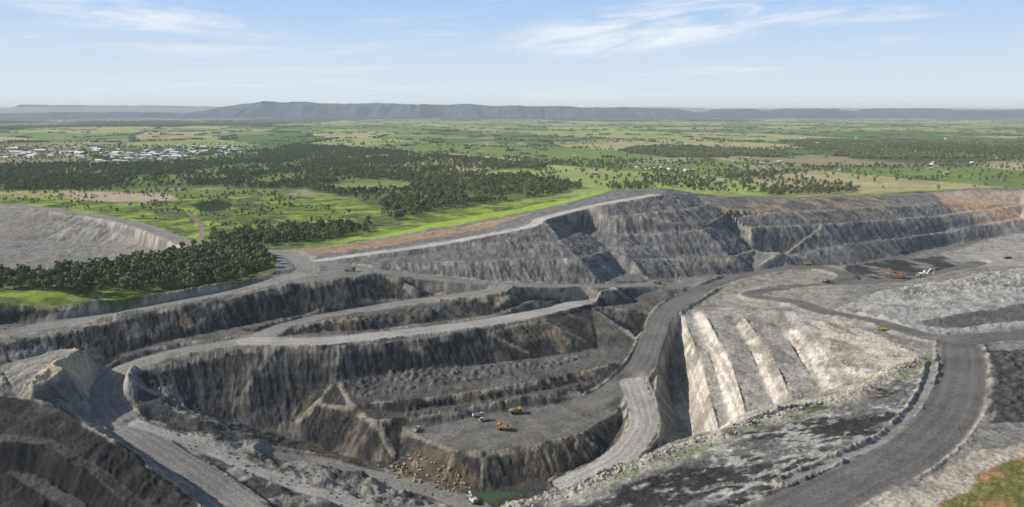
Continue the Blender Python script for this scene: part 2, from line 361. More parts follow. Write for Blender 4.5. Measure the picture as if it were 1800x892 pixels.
# paler tan along convex crest lines
crest=sst(.018,.05,curv)*sst(.15,.30,blur(slope,6))
m0=mixc(m0,(.34,.305,.25),crest*.6*sst(.30,.55,n5))
m0=paint(m0,[(490,440,3),(560,436,4),(640,424,7),(760,405,13),(870,390,20),(940,374,28),(900,392,22),(800,412,15),(700,430,9),(560,447,4)],(.36,.245,.155),.9)
m0=paint(m0,[(1640,345,20),(1700,336,28),(2100,322,33),(2100,400,-20),(1700,385,0),(1660,370,8)],(.46,.37,.27),.85)
m0=paint(m0,[(1650,400,-18),(1660,385,-10),(1800,398,-16),(2100,400,-20),(2100,408,-20),(1800,405,-20),(1680,402,-20)],(.52,.32,.18),.9)
m0=paint(m0,[(1170,345,46),(1560,345,26),(1560,380,8),(1300,392,12),(1180,380,22)],(.36,.28,.18),.75,sst(.48,.60,fbm(x/40,y/12,3,171)))
# east floor
m0=paint(m0,[(1200,508,-29),(1380,470,-27),(1500,466,-29),(1500,500,-28),(1460,545,-22),(1300,535,-28)],(.33,.305,.26),.7)
m0=paint(m0,[(1480,470,-29),(1560,458,-30),(1660,452,-31),(1700,470,-30),(1600,500,-30),(1500,495,-29)],(.045,.045,.045),.95,sst(.30,.5,n4))
m0=paint(m0,[(1650,445,-31),(1800,405,-22),(2100,405,-20),(2100,460,-25),(1800,475,-25),(1700,470,-30)],(.36,.345,.32),.75)
m0=mixc(m0,(.44,.43,.405),east*.85*sst(.28,.5,n4))
m0=mixc(m0,(.12,.118,.116),east*sst(.72,.80,saw)*.9)
m0=paint(m0,[(1600,572,-15),(1800,535,-12),(2100,520,-10),(2100,560,-10),(1800,570,-10),(1640,582,-13)],(.09,.088,.086),.85)
m0=paint(m0,[(1440,552,-20),(1600,556,-16),(1640,585,-13),(1580,590,-13)],(.36,.35,.33),.8)
m0=paint(m0,[(1480,430,-25),(1640,436,-30),(1600,455,-30),(1480,468,-29)],(.14,.137,.135),.6)
m0=paint(m0,SMO[0],(.185,.176,.163),.85)
# stepped highwall: pale bench rock
HW=[(1168,560,-45),(1195,540,-35),(1300,535,-28),(1420,545,-20),(1540,575,-15),(1640,612,-7),(1600,640,-5),(1500,690,-10),(1390,730,-28),(1262,775,-53),(1215,790,-79),(1190,700,-76),(1172,610,-58)]
m0=paint(m0,HW,(.35,.338,.31),.9)
hw_=inpoly(wx,wy,WL(HW)).astype(float)
strata=fbm(z/1.6+rough*1.5,z*0+3,3,185)
m0=mixc(m0,(.56,.525,.46),blur(hw_,1)*sst(.35,.7,slope)*.95)
m0=mixc(m0,(.28,.25,.205),hw_*sst(.35,.7,slope)*sst(.48,.62,strata)*.75)
m0=paint(m0,[(1420,560,-18),(1470,560,-16),(1560,590,-12),(1625,625,-6),(1520,680,-8),(1480,640,-13)],(.53,.485,.41),.85)
m0=mixc(m0,(.17,.16,.145),hw_*sst(.52,.66,fbm(x/9,y/26,5,180))*.65)
# foreground bench: coal fines and pale rock
FG=[(860,905,-5),(1000,862,-4),(1220,776,-3),(1350,732,-3),(1500,692,-3),(1600,640,-4),(1645,625,-5),(1640,700,-3),(1590,760,-1),(1480,825,0),(1360,880,0),(1200,1000,0),(800,1000,-3)]
u_=(x*.9+y*.43); v_=(-x*.43+y*.9)
nf=fbm(u_/34,v_/8,6,190); nf2=fbm(u_/6,v_/2.5,5,195)
m0=paint(m0,FG,(.18,.175,.168),1)
fg=blur(inpoly(wx,wy,WL(FG)).astype(float),2)
m0=mixc(m0,(.042,.041,.042),fg*sst(.40,.58,nf)*.92); m0=mixc(m0,(.48,.465,.43),fg*sst(.50,.64,nf2*.6+.4*n4)*.8)
m0=mixc(m0,(.48,.44,.36),np.exp(-((dm-4)/7)**2)*.85*sst(.3,.55,n5))
m0=mixc(m0,(.16,.20,.05),np.exp(-((dm-8)/4)**2)*sst(.52,.62,n4)*.7)
# far right corner
m0=paint(m0,[(1735,615,-6),(2100,610,-6),(2100,750,-2),(1740,750,-2)],(.06,.06,.06),.95)
m0=paint(m0,[(1500,900,0),(1620,840,0),(1720,795,0),(1800,790,0),(2100,800,0),(2100,1100,0),(1400,1100,0)],(.43,.39,.33),.9)
GC=[(1640,915,0),(1700,850,0),(1760,825,0),(1810,805,0),(2100,800,0),(2100,1100,0),(1500,1100,0)]
m0=paint(m0,GC,(.36,.22,.11),1)
m0=paint(m0,GC,(.14,.17,.05),.9,sst(.40,.58,fbm(x/7,y/7,5,141)))
# lower left coal benches
m0=paint(m0,[(-400,690,-18),(0,700,-20),(60,703,-22),(110,720,-24),(220,788,-31),(350,888,-40),(400,960,-42),(380,1200,-60),(-400,1200,-60)],(.026,.025,.025),1)
m0=mixc(m0,(.07,.067,.064),cb_*np.clip(sst(.5,.8,n4)+.25*s1,0,1)*.6)
m0=mixc(m0,(.13,.124,.115),cb_*flat*.7)
m0=paint(m0,[(45,672,-14),(90,640,-13),(140,615,-13),(187,613,-14),(182,627,-15),(110,652,-15),(60,680,-16)],(.50,.42,.30),1)
hp=[(240,690,-40),(300,680,-42),(350,722,-50),(480,785,-64),(560,806,-70),(800,872,-77),(860,900,-78),(500,1000,-65),(420,885,-59),(330,815,-52),(235,750,-45)]
m0=paint(m0,hp,(.29,.278,.256),.85)
m0=mixc(m0,(.055,.053,.051),hump*sst(.43,.58,fbm(u_/20,v_/14,5,210))*.88)
m0=paint(m0,[(690,828,-77),(760,812,-77),(845,860,-78),(790,864,-77),(700,840,-77)],(.18,.145,.095),.5)
m0=mixc(m0,(.24,.215,.18),sst(.5,1.6,mnd)*.2)  # highlight painted into the colour of the heap tops
m0=mixc(m0,(.42,.385,.33),np.clip(berm,0,1)*.6*sst(.35,.6,n5))
m0*=(.6+.8*n5)[...,None]
m0*=(1+.6*rough2)[...,None]
ms=np.clip(blur((mine|sat).astype(float),1),0,1)
c=c*(1-ms[...,None])+m0*ms[...,None]
c=np.where(rmask[...,None]>.02,c*(1-rmask[...,None])+rcol,c)
C[:NM]=c
C=np.clip(C,0.004,.8)
# ---------------------------------------------------------------- terrain mesh
def grid_mesh(name,X,Y,Zz,Cc,mat):
    n,m=X.shape
    me=bpy.data.meshes.new(name)
    me.vertices.add(n*m); me.vertices.foreach_set('co',np.stack([X,Y,Zz],-1).astype(np.float32).ravel())
    i=np.arange(n*m).reshape(n,m)
    q=np.stack([i[:-1,:-1],i[:-1,1:],i[1:,1:],i[1:,:-1]],-1).reshape(-1,4)
    me.loops.add(q.size); me.loops.foreach_set('vertex_index',q.ravel().astype(np.int32))
    me.polygons.add(len(q)); me.polygons.foreach_set('loop_start',np.arange(0,q.size,4,dtype=np.int32))
    me.update(calc_edges=True)
    a=me.color_attributes.new('Col','FLOAT_COLOR','POINT')
    a.data.foreach_set('color',np.concatenate([Cc,np.ones(Cc.shape[:2]+(1,))],-1).astype(np.float32).ravel())
    me.polygons.foreach_set('use_smooth',np.ones(len(q),bool))
    me.materials.append(mat); ob=bpy.data.objects.new(name,me); scene.collection.objects.link(ob); return ob
def newmat(name,col=(.5,.5,.5),rough=.8,metal=0,noise=None):
    m=bpy.data.materials.new(name); m.use_nodes=True; nt=m.node_tree; b=nt.nodes['Principled BSDF']
    b.inputs['Base Color'].default_value=(*col,1); b.inputs['Roughness'].default_value=rough; b.inputs['Metallic'].default_value=metal
    b.inputs['Specular IOR Level'].default_value=.25
    if noise:
        n=nt.nodes.new('ShaderNodeTexNoise'); n.inputs['Scale'].default_value=noise; n.inputs['Detail'].default_value=5
        tc=nt.nodes.new('ShaderNodeTexCoord'); nt.links.new(tc.outputs['Object'],n.inputs['Vector'])
        r=nt.nodes.new('ShaderNodeMapRange'); r.inputs['To Min'].default_value=.65; r.inputs['To Max'].default_value=1.3
        nt.links.new(n.outputs['Fac'],r.inputs['Value'])
        mx=nt.nodes.new('ShaderNodeMix'); mx.data_type='RGBA'; mx.blend_type='MULTIPLY'; mx.inputs[0].default_value=1
        mx.inputs[6].default_value=(*col,1); nt.links.new(r.outputs['Result'],mx.inputs[7]); nt.links.new(mx.outputs[2],b.inputs['Base Color'])
    return m
tm=bpy.data.materials.new('terrain_ground'); tm.use_nodes=True; nt=tm.node_tree; b=nt.nodes['Principled BSDF']
b.inputs['Roughness'].default_value=.95; b.inputs['Specular IOR Level'].default_value=.05
at=nt.nodes.new('ShaderNodeAttribute'); at.attribute_name='Col'
ge=nt.nodes.new('ShaderNodeNewGeometry')
n=nt.nodes.new('ShaderNodeTexNoise'); n.inputs['Scale'].default_value=.55; n.inputs['Detail'].default_value=6; n.inputs['Roughness'].default_value=.75
nt.links.new(ge.outputs['Position'],n.inputs['Vector'])
r=nt.nodes.new('ShaderNodeMapRange'); r.inputs['From Min'].default_value=.3; r.inputs['From Max'].default_value=.7; r.inputs['To Min'].default_value=.6; r.inputs['To Max'].default_value=1.4
nt.links.new(n.outputs['Fac'],r.inputs['Value'])
mx=nt.nodes.new('ShaderNodeMix'); mx.data_type='RGBA'; mx.blend_type='MULTIPLY'; mx.inputs[0].default_value=1
nt.links.new(at.outputs['Color'],mx.inputs[6]); nt.links.new(r.outputs['Result'],mx.inputs[7]); nt.links.new(mx.outputs[2],b.inputs['Base Color'])
bp=nt.nodes.new('ShaderNodeBump'); bp.inputs['Strength'].default_value=.9; bp.inputs['Distance'].default_value=.8
nt.links.new(n.outputs['Fac'],bp.inputs['Height']); nt.links.new(bp.outputs['Normal'],b.inputs['Normal'])
grid_mesh('terrain',Xg,Yg,Z,C,tm)
print('terrain',time.time()-T0)
def HT(px,py):
    px=np.atleast_1d(px).astype(float); py=np.atleast_1d(py).astype(float)
    s=px/py; j=np.clip(np.searchsorted(S,s)-1,0,nc-2); i=np.clip(np.searchsorted(Y1,py)-1,0,nr_-2)
    a=(s-S[j])/(S[j+1]-S[j]); b_=(py-Y1[i])/(Y1[i+1]-Y1[i])
    return (Z[i,j]*(1-a)+Z[i,j+1]*a)*(1-b_)+(Z[i+1,j]*(1-a)+Z[i+1,j+1]*a)*b_
# ---------------------------------------------------------------- mountains
prof=[(-400,199),(340,198),(370,196),(395,188),(430,184),(470,181),(520,180),(560,181),(640,183),(700,182),(760,184),(830,184),(870,186),(950,187),(1050,188),(1120,190),(1170,193),(1235,197),(1262,194),(1290,191),(1335,194),(1420,192),(1500,195),(1570,190),(1640,192),(1720,196),(1800,192),(2200,195)]
def ridge(name,prof,y0,depth,col,seed):
    us=np.array([p[0] for p in prof]);vv=np.array([p[1] for p in prof])
    xs=np.linspace((us[0]-900)/F*y0,(us[-1]-900)/F*y0,1300)
    top=CAMZ-y0*np.tan(PITCH+np.arctan((np.interp(xs/y0*F+900,us,vv)-446)/F))
    top=top+(fbm(xs/450,xs*0,5,seed)-.5)*75
    t=np.linspace(-1,1,90)
    X=np.repeat(xs[None,:],90,0); Tt=np.repeat(t[:,None],1300,1)
    Y=y0+Tt*depth
    prf=np.clip(1-np.abs(Tt),0,1)
    pr=np.where(prf>.6,.72+.28*(prf-.6)/.4,prf/.6*.72)
    gul=fbm(X/330+0*Y,Y/2400,5,seed+3)-.5
    ZZ=top[None,:]*np.clip(pr+gul*1.8*np.sin(np.pi*np.clip(prf,0,1)),-.2,1.0)-20*(prf<=.02)
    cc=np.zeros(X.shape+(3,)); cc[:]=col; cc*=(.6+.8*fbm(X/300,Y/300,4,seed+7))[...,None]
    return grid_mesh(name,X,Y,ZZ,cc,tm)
ridge('mountain_range',prof,18000,2000,(.04,.065,.10),301)  # blue of distant haze is mixed into the range colour
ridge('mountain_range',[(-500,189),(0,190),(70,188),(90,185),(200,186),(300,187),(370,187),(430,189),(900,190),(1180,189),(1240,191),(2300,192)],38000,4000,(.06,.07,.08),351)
# ---------------------------------------------------------------- instancing
def instancer(name,pts,scl,coll):
    me=bpy.data.meshes.new(name); me.vertices.add(len(pts)); me.vertices.foreach_set('co',np.asarray(pts,np.float32).ravel())
    a=me.attributes.new('sc','FLOAT','POINT'); a.data.foreach_set('value',np.asarray(scl,np.float32)); me.update()
    ob=bpy.data.objects.new(name,me); scene.collection.objects.link(ob)
    ng=bpy.data.node_groups.new(name,'GeometryNodeTree')
    ng.interface.new_socket('Geometry',in_out='INPUT',socket_type='NodeSocketGeometry'); ng.interface.new_socket('Geometry',in_out='OUTPUT',socket_type='NodeSocketGeometry')
    N=ng.nodes; gi=N.new('NodeGroupInput'); go=N.new('NodeGroupOutput'); ip=N.new('GeometryNodeInstanceOnPoints'); ci=N.new('GeometryNodeCollectionInfo')
    ci.inputs['Collection'].default_value=coll; ci.inputs['Separate Children'].default_value=True; ci.inputs['Reset Children'].default_value=True
    ip.inputs['Pick Instance'].default_value=True
    rv=N.new('FunctionNodeRandomValue'); rv.data_type='FLOAT_VECTOR'; rv.inputs[0].default_value=(0,0,0); rv.inputs[1].default_value=(0,0,6.283)
    na=N.new('GeometryNodeInputNamedAttribute'); na.data_type='FLOAT'; na.inputs['Name'].default_value='sc'
    l=ng.links; l.new(gi.outputs[0],ip.inputs['Points']); l.new(ci.outputs[0],ip.inputs['Instance']); l.new(rv.outputs[0],ip.inputs['Rotation']); l.new(na.outputs[0],ip.inputs['Scale']); l.new(ip.outputs[0],go.inputs[0])
    md=ob.modifiers.new('scatter','NODES'); md.node_group=ng
    return ob
def leafmat(name,c1,c2):
    m=newmat(name,c1,.85); nt=m.node_tree; b=nt.nodes['Principled BSDF']
    oi=nt.nodes.new('ShaderNodeObjectInfo'); ge=nt.nodes.new('ShaderNodeNewGeometry')
    n=nt.nodes.new('ShaderNodeTexNoise'); n.inputs['Scale'].default_value=.25; nt.links.new(ge.outputs['Position'],n.inputs['Vector'])
    ad=nt.nodes.new('ShaderNodeMath'); ad.operation='ADD'; nt.links.new(oi.outputs['Random'],ad.inputs[0]); nt.links.new(n.outputs['Fac'],ad.inputs[1])
    ml=nt.nodes.new('ShaderNodeMath'); ml.operation='MULTIPLY'; ml.inputs[1].default_value=.6; nt.links.new(ad.outputs[0],ml.inputs[0])
    mx=nt.nodes.new('ShaderNodeMix'); mx.data_type='RGBA'; mx.inputs[6].default_value=(*c1,1); mx.inputs[7].default_value=(*c2,1)
    nt.links.new(ml.outputs[0],mx.inputs[0]); nt.links.new(mx.outputs[2],b.inputs['Base Color']); return m
leaf=leafmat('eucalypt_leaves',(.08,.10,.04),(.21,.225,.095)); bark=newmat('bark',(.22,.19,.16),.9)
def tree_mesh(name,h,w,seed,clumps=16,leaves=16,lsz=1.0):
    rd=random.Random(seed); bm=bmesh.new()
    def tube(p,q,r0,r1):
        p=Vector(p);q=Vector(q);d=(q-p).normalized(); a=d.orthogonal().normalized(); b_=d.cross(a)
        A=[bm.verts.new(p+(a*math.cos(t)+b_*math.sin(t))*r0) for t in (0,1.57,3.14,4.71)]
        B=[bm.verts.new(q+(a*math.cos(t)+b_*math.sin(t))*r1) for t in (0,1.57,3.14,4.71)]
        for i in range(4): bm.faces.new((A[i],A[(i+1)%4],B[(i+1)%4],B[i])).material_index=1
    tube((0,0,-1),(0.2,0,h*.55),.32,.18)
    cs=[]
    for k in range(clumps):
        a=rd.uniform(0,6.28); rr=w*.5*math.sqrt(rd.random())*.85; zz=h*rd.uniform(.38,.93); rr*= (1.15-.6*abs(zz/h-.6)*2)
        cs.append(Vector((rr*math.cos(a),rr*math.sin(a),zz)))
    for k in range(4): tube((0,0,h*rd.uniform(.25,.5)),cs[k]*.9,.16,.06)
    for cpt in cs:
        cr=w*rd.uniform(.13,.22)
        for j in range(leaves):
            d=Vector((rd.gauss(0,1),rd.gauss(0,1),rd.gauss(0,.7))).normalized()*cr*rd.uniform(.5,1.0)
            p=cpt+d; nrm=(d.normalized()+Vector((rd.uniform(-.6,.6),rd.uniform(-.6,.6),rd.uniform(-.2,.8)))).normalized()
            a=nrm.orthogonal().normalized(); b_=nrm.cross(a); s=lsz*rd.uniform(.55,1.1)
            bm.faces.new([bm.verts.new(p+a*s*ca+b_*s*cb) for ca,cb in ((-1,-.5),(.2,-.9),(1,.3),(-.1,1))])
    me=bpy.data.meshes.new(name); bm.to_mesh(me); bm.free(); me.materials.append(leaf); me.materials.append(bark)
    return bpy.data.objects.new(name,me)
def coll(name,obs):
    c=bpy.data.collections.new(name)
    for o in obs: c.objects.link(o)
    return c
tc_=coll('eucalyptus_trees',[tree_mesh('eucalyptus_tree',13,8,1),tree_mesh('eucalyptus_tree',15,7.5,2),tree_mesh('eucalyptus_tree',11,8.5,3),tree_mesh('eucalyptus_tree',9,6.5,4)])
def clump_mesh(seed):
    rd=random.Random(seed); bm=bmesh.new()
    for t in range(8):
        cx,cy=rd.gauss(0,14),rd.gauss(0,9); h=rd.uniform(5,10)
        for j in range(34):
            d=Vector((rd.gauss(0,1),rd.gauss(0,1),rd.gauss(0,1))).normalized()
            p=Vector((cx+d.x*4.2,cy+d.y*4.2,h*.55+d.z*h*.42)); nrm=(d+Vector((rd.uniform(-.5,.5),rd.uniform(-.5,.5),rd.uniform(-.3,.5)))).normalized()
            a=nrm.orthogonal().normalized(); b_=nrm.cross(a); s=rd.uniform(1.4,2.4)
            bm.faces.new([bm.verts.new(p+a*s*ca+b_*s*cb) for ca,cb in ((-1,-.5),(.2,-.9),(1,.3),(-.1,1))])
    me=bpy.data.meshes.new('woodland_clump'); bm.to_mesh(me); bm.free(); me.materials.append(leaf); return bpy.data.objects.new('woodland_clump',me)
cc_=coll('woodland_clumps',[clump_mesh(s) for s in (5,6,7)])
def scatter(poly,area_per):
    P=[(p[0],p[1]) for p in WL(poly)]
    x0,x1=min(p[0] for p in P),max(p[0] for p in P); y0,y1=min(p[1] for p in P),max(p[1] for p in P)
    n=int((x1-x0)*(y1-y0)/area_per); X=rng.uniform(x0,x1,n); Y=rng.uniform(y0,y1,n)
    m=inpoly(X,Y,P); return X[m],Y[m]
MINEw=[(p[0],p[1]) for p in MINE]; SATw=[(p[0],p[1]) for p in SAT]
TOWN=WL([(-100,259,0),(450,256,0),(455,276,0),(350,285,0),(200,290,0),(-100,290,0)])
PX=[];PY=[];PS=[]
def addt(poly,ap,s0=.75,s1=1.2,thr=None,nsc=60,seed=0):
    X,Y=scatter([p+(0,) if len(p)==2 else p for p in poly],ap)
    m=~inpoly(X,Y,MINEw)&~inpoly(X,Y,SATw)
    if thr is not None: m&=fbm(X/nsc,Y/nsc,3,seed)>thr
    X,Y=X[m],Y[m]; PX.append(X);PY.append(Y);PS.append(rng.uniform(s0,s1,len(X)))
clear=WL([(545,328,0),(640,316,0),(745,324,0),(700,336,0),(600,340,0)]); clear2=WL([(770,300,0),(900,296,0),(960,302,0),(860,312,0)])
addt(FFL,95,.5,1.05,.36,70,7)
X,Y=PX[-1],PY[-1]
m=~inpoly(X,Y,clear)&~inpoly(X,Y,clear2)&~inpoly(X,Y,TOWN)&((fbm(X/110,Y/190,4,17)<.565)|(rng.random(len(X))<.2)); PX[-1]=X[m];PY[-1]=Y[m];PS[-1]=PS[-1][m]
addt([(-300,500,3),(0,484,3),(150,475,3),(280,456,3),(350,440,3),(440,443,3),(484,456,3),(482,470,3),(420,484,3),(330,494,3),(270,497,3),(150,508,3),(0,512,3),(-300,540,3)],30,.5,1.05)
addt([(360,425,2),(480,405,2),(620,395,2),(650,405,2),(560,425,2),(480,432,2),(400,437,2)],60,.5,1.0)
addt([(0,335),(330,335),(560,345),(650,375),(540,395),(400,405),(260,390),(100,365),(0,358)],200,.2,.55,.48,40,9)
addt([(1180,322),(1400,308),(1440,322),(1520,333),(1480,345),(1340,343),(1200,338)],330,.6,1.0,.45,80,11)
addt([(1330,334),(1480,332),(1510,341),(1340,344)],150,.6,1.0,.4,60,12)
addt([(1000,300),(1330,290),(1800,285),(1800,322),(1500,318),(1180,325),(1020,325)],3000,.6,1.0)
addt([(1560,255),(1800,262),(1800,276),(1640,272),(1560,265)],500,.9,1.4)
addt([(-200,256),(200,258),(450,255),(450,282),(-200,288)],900,.4,.8)
n=80000; Y=np.exp(rng.uniform(math.log(1500),math.log(4200),n)); X=Y*rng.uniform(-.72,.72,n)
d1,d2,cid=fields(X,Y)
m=((d2-d1)<.018)&(fbm(X/200,Y/200,2,130)>.44)|(rng.random(n)<.009)|((fbm(X/240,Y/240,3,133)>.66)&(rng.random(n)<.25)); m&=~inpoly(X,Y,MINEw)
X,Y=X[m],Y[m]; PX.append(X);PY.append(Y);PS.append(rng.uniform(.45,.95,len(X)))
PX=np.concatenate(PX);PY=np.concatenate(PY);PS=np.concatenate(PS)
instancer('eucalyptus_forest',np.stack([PX,PY,HT(PX,PY)-.3],1),PS,tc_)
n=120000; Y=np.exp(rng.uniform(math.log(2600),math.log(17000),n)); X=Y*rng.uniform(-.75,.75,n)
n3=fbm(X/1500,Y/2600,4,120); n2=fbm(X/45,Y/45,4,115)
wd=woodf(n3,X,Y,n2)>.62
d1,d2,cid=fields(X,Y)
hd=((d2-d1)<.02)&(fbm(X/200,Y/200,2,130)>.45)&(Y>3800)&(rng.random(n)<.8)
m=(wd&(rng.random(n)<.4))|hd|(rng.random(n)<.003); m&=~inpoly(X,Y,TOWN); X,Y=X[m],Y[m]
instancer('distant_woodland',np.stack([X,Y,HT(X,Y)-1],1),rng.uniform(.6,1.1,len(X)),cc_)
print('trees',len(PX),len(X),time.time()-T0)
# boulders
rock=newmat('pale_boulder',(.44,.405,.34),.95,noise=1.0); rockd=newmat('dark_boulder',(.14,.134,.125),.95,noise=1.0); rockt=newmat('tan_boulder',(.32,.25,.15),.95,noise=1.0)
def rock_obj(seed,mat):
    rd=random.Random(seed); bm=bmesh.new(); bmesh.ops.create_icosphere(bm,subdivisions=1,radius=1)
    for v in bm.verts: v.co=Vector((v.co.x*1.1,v.co.y*.85,v.co.z*.7))*rd.uniform(.7,1.25)
    me=bpy.data.meshes.new('boulder'); bm.to_mesh(me); bm.free(); me.materials.append(mat); return bpy.data.objects.new('boulder',me)
rc_=coll('boulders',[rock_obj(s,rock) for s in range(4)]); rd_=coll('dark_boulders',[rock_obj(s,rockd) for s in range(4)]); rt_=coll('tan_boulders',[rock_obj(s,rockt) for s in range(4)])
BX=[];BY=[];BS=[]
Q=np.array(fc[2:])
for a,b in zip(Q[:-1],Q[1:]):
    ln=np.hypot(b[0]-a[0],b[1]-a[1]); k=int(ln*5); t=rng.random(k); BX.append(a[0]+(b[0]-a[0])*t+rng.normal(0,3,k)); BY.append(a[1]+(b[1]-a[1])*t+rng.normal(0,3,k)); BS.append(rng.uniform(.25,.95,k)**1.4)
for poly,ap,s0,s1 in [([(1420,560,-18),(1470,560,-16),(1560,590,-12),(1625,625,-6),(1520,680,-8),(1480,640,-13)],22,.25,1.0),
    ([(1180,600,-40),(1300,560,-30),(1420,580,-22),(1500,680,-12),(1270,750,-50)],40,.25,.9),
    ([(1600,500,-20),(1800,475,-14),(1800,500,-12),(1600,530,-20)],30,.4,1.2)]:
    X,Y=scatter(poly,ap); BX.append(X);BY.append(Y);BS.append(rng.uniform(s0,s1,len(X)))
BX=np.concatenate(BX);BY=np.concatenate(BY);BS=np.concatenate(BS)
instancer('boulder_rubble',np.stack([BX,BY,HT(BX,BY)+.1],1),BS,rc_)
X,Y=scatter([(655,818,-76),(700,806,-76),(760,825,-77),(835,862,-78),(790,866,-77),(700,845,-76)],12)
instancer('sandstone_boulders',np.stack([X,Y,HT(X,Y)+.3],1),rng.uniform(.5,1.6,len(X)),rt_)
BX=[];BY=[]
for poly,ap in [([(560,690,-54),(700,660,-47),(1060,620,-47),(1060,650,-50),(700,720,-54)],40),([(540,720,-62),(700,780,-70),(760,800,-72),(720,815,-77),(560,785,-75)],22),
   ([(560,476,0),(1000,430,10),(1640,380,10),(1640,440,-30),(1200,490,-26),(800,488,-8)],130),([(270,700,-43),(560,806,-70),(800,872,-77),(600,890,-70),(300,780,-50)],30)]:
    X,Y=scatter(poly,ap); BX.append(X);BY.append(Y)
BX=np.concatenate(BX);BY=np.concatenate(BY)
instancer('spoil_rubble',np.stack([BX,BY,HT(BX,BY)+.1],1),rng.uniform(.3,1.0,len(BX)),rd_)
# ---------------------------------------------------------------- mesh part helpers
class Parts:
    def __init__(s): s.bm=bmesh.new(); s.mats=[]
    def mi(s,m):
        if m not in s.mats: s.mats.append(m)
        return s.mats.index(m)
    def hull(s,pts,m):
        vs=[s.bm.verts.new(p) for p in pts]
        for f in ((0,3,2,1),(4,5,6,7),(0,1,5,4),(1,2,6,5),(2,3,7,6),(3,0,4,7)):
            s.bm.faces.new([vs[i] for i in f]).material_index=s.mi(m)
    def box(s,x0,x1,y0,y1,z0,z1,m): s.hull([(x0,y0,z0),(x1,y0,z0),(x1,y1,z0),(x0,y1,z0),(x0,y0,z1),(x1,y0,z1),(x1,y1,z1),(x0,y1,z1)],m)
    def cyl(s,c,r,w,m,n=16):
        ra=[];rb=[]
        for i in range(n):
            t=i*2*math.pi/n; d=(r*math.cos(t),r*math.sin(t))
            ra.append(s.bm.verts.new((c[0]+d[0],c[1]-w/2,c[2]+d[1]))); rb.append(s.bm.verts.new((c[0]+d[0],c[1]+w/2,c[2]+d[1])))
        for i in range(n): s.bm.faces.new((ra[i],ra[(i+1)%n],rb[(i+1)%n],rb[i])).material_index=s.mi(m)
        s.bm.faces.new(ra).material_index=s.mi(m); s.bm.faces.new(rb[::-1]).material_index=s.mi(m)
    def beam(s,p,q,w,h0,h1,m):
        p=Vector(p);q=Vector(q); d=(q-p).normalized(); n=Vector((0,1,0)); u=n.cross(d).normalized()
        s.hull([p-n*w/2-u*h0/2,q-n*w/2-u*h1/2,q+n*w/2-u*h1/2,p+n*w/2-u*h0/2,p-n*w/2+u*h0/2,q-n*w/2+u*h1/2,q+n*w/2+u*h1/2,p+n*w/2+u*h0/2],m)
    def mesh(s,name):
        bmesh.ops.recalc_face_normals(s.bm,faces=s.bm.faces)
        me=bpy.data.meshes.new(name); s.bm.to_mesh(me); s.bm.free()
        for m in s.mats: me.materials.append(m)
        return me
yel=newmat('machine_yellow',(.42,.27,.08),.7,noise=.8); wht=newmat('machine_white',(.62,.62,.6),.6,noise=.8); tyre=newmat('tyre_rubber',(.03,.03,.03),.9)
glass=newmat('window_glass',(.03,.04,.05),.15); steel=newmat('dusty_steel',(.16,.15,.14),.7,noise=.8); orange=newmat('machine_orange',(.34,.17,.10),.7,noise=.8); cargo=newmat('spoil_load',(.2,.19,.18),.95)
def haul_truck(body):
    p=Parts()
    p.box(-5,5.2,-1.3,1.3,1.6,2.5,steel)
    for yy in (-2.6,2.6): p.cyl((3.6,yy,1.55),1.55,1.2,tyre); p.cyl((3.6,yy*1.24,1.55),.75,.1,body)
    for yy in (-2.7,-1.35,1.35,2.7): p.cyl((-3.0,yy,1.55),1.55,1.15,tyre)
    p.box(4.2,5.9,-2.6,2.6,1.5,2.9,body); p.box(5.9,6.0,-1.3,1.3,1.6,3.4,steel)
    p.box(3.2,5.9,-3.2,3.2,2.9,3.15,body)
    p.box(3.4,5.2,.8,2.7,3.15,4.7,body); p.box(5.2,5.26,1.0,2.5,3.7,4.5,glass); p.box(3.7,5.0,2.7,2.76,3.7,4.5,glass)
    p.box(3.6,5.4,-2.6,.2,3.15,3.9,steel)
    p.hull([(-6.2,-3.1,3.4),(3.0,-3.1,2.6),(3.0,3.1,2.6),(-6.2,3.1,3.4),(-6.2,-3.1,3.7),(3.0,-3.1,2.9),(3.0,3.1,2.9),(-6.2,3.1,3.7)],body)
    for yy in (-3.35,3.1): p.hull([(-6.2,yy,3.4),(3.2,yy,2.6),(3.2,yy+.25,2.6),(-6.2,yy+.25,3.4),(-6.4,yy,4.4),(3.2,yy,5.4),(3.2,yy+.25,5.4),(-6.4,yy+.25,4.4)],body)
    for xx in (-4,-1.5,1): p.box(xx,xx+.3,-3.5,-3.35,3.2,4.7,body); p.box(xx,xx+.3,3.35,3.5,3.2,4.7,body)
    p.hull([(3.0,-3.3,2.7),(3.3,-3.3,2.7),(3.3,3.3,2.7),(3.0,3.3,2.7),(3.2,-3.3,5.4),(3.5,-3.3,5.4),(3.5,3.3,5.4),(3.2,3.3,5.4)],body)
    p.box(3.2,6.1,-3.2,3.2,5.3,5.5,body)
    p.hull([(-5.4,-2.9,3.7),(2.9,-2.9,3.0),(2.9,2.9,3.0),(-5.4,2.9,3.7),(-3,-1,5.3),(1.2,-1,5.6),(1.2,1,5.6),(-3,1,5.3)],cargo)
    return p.mesh('haul_truck')
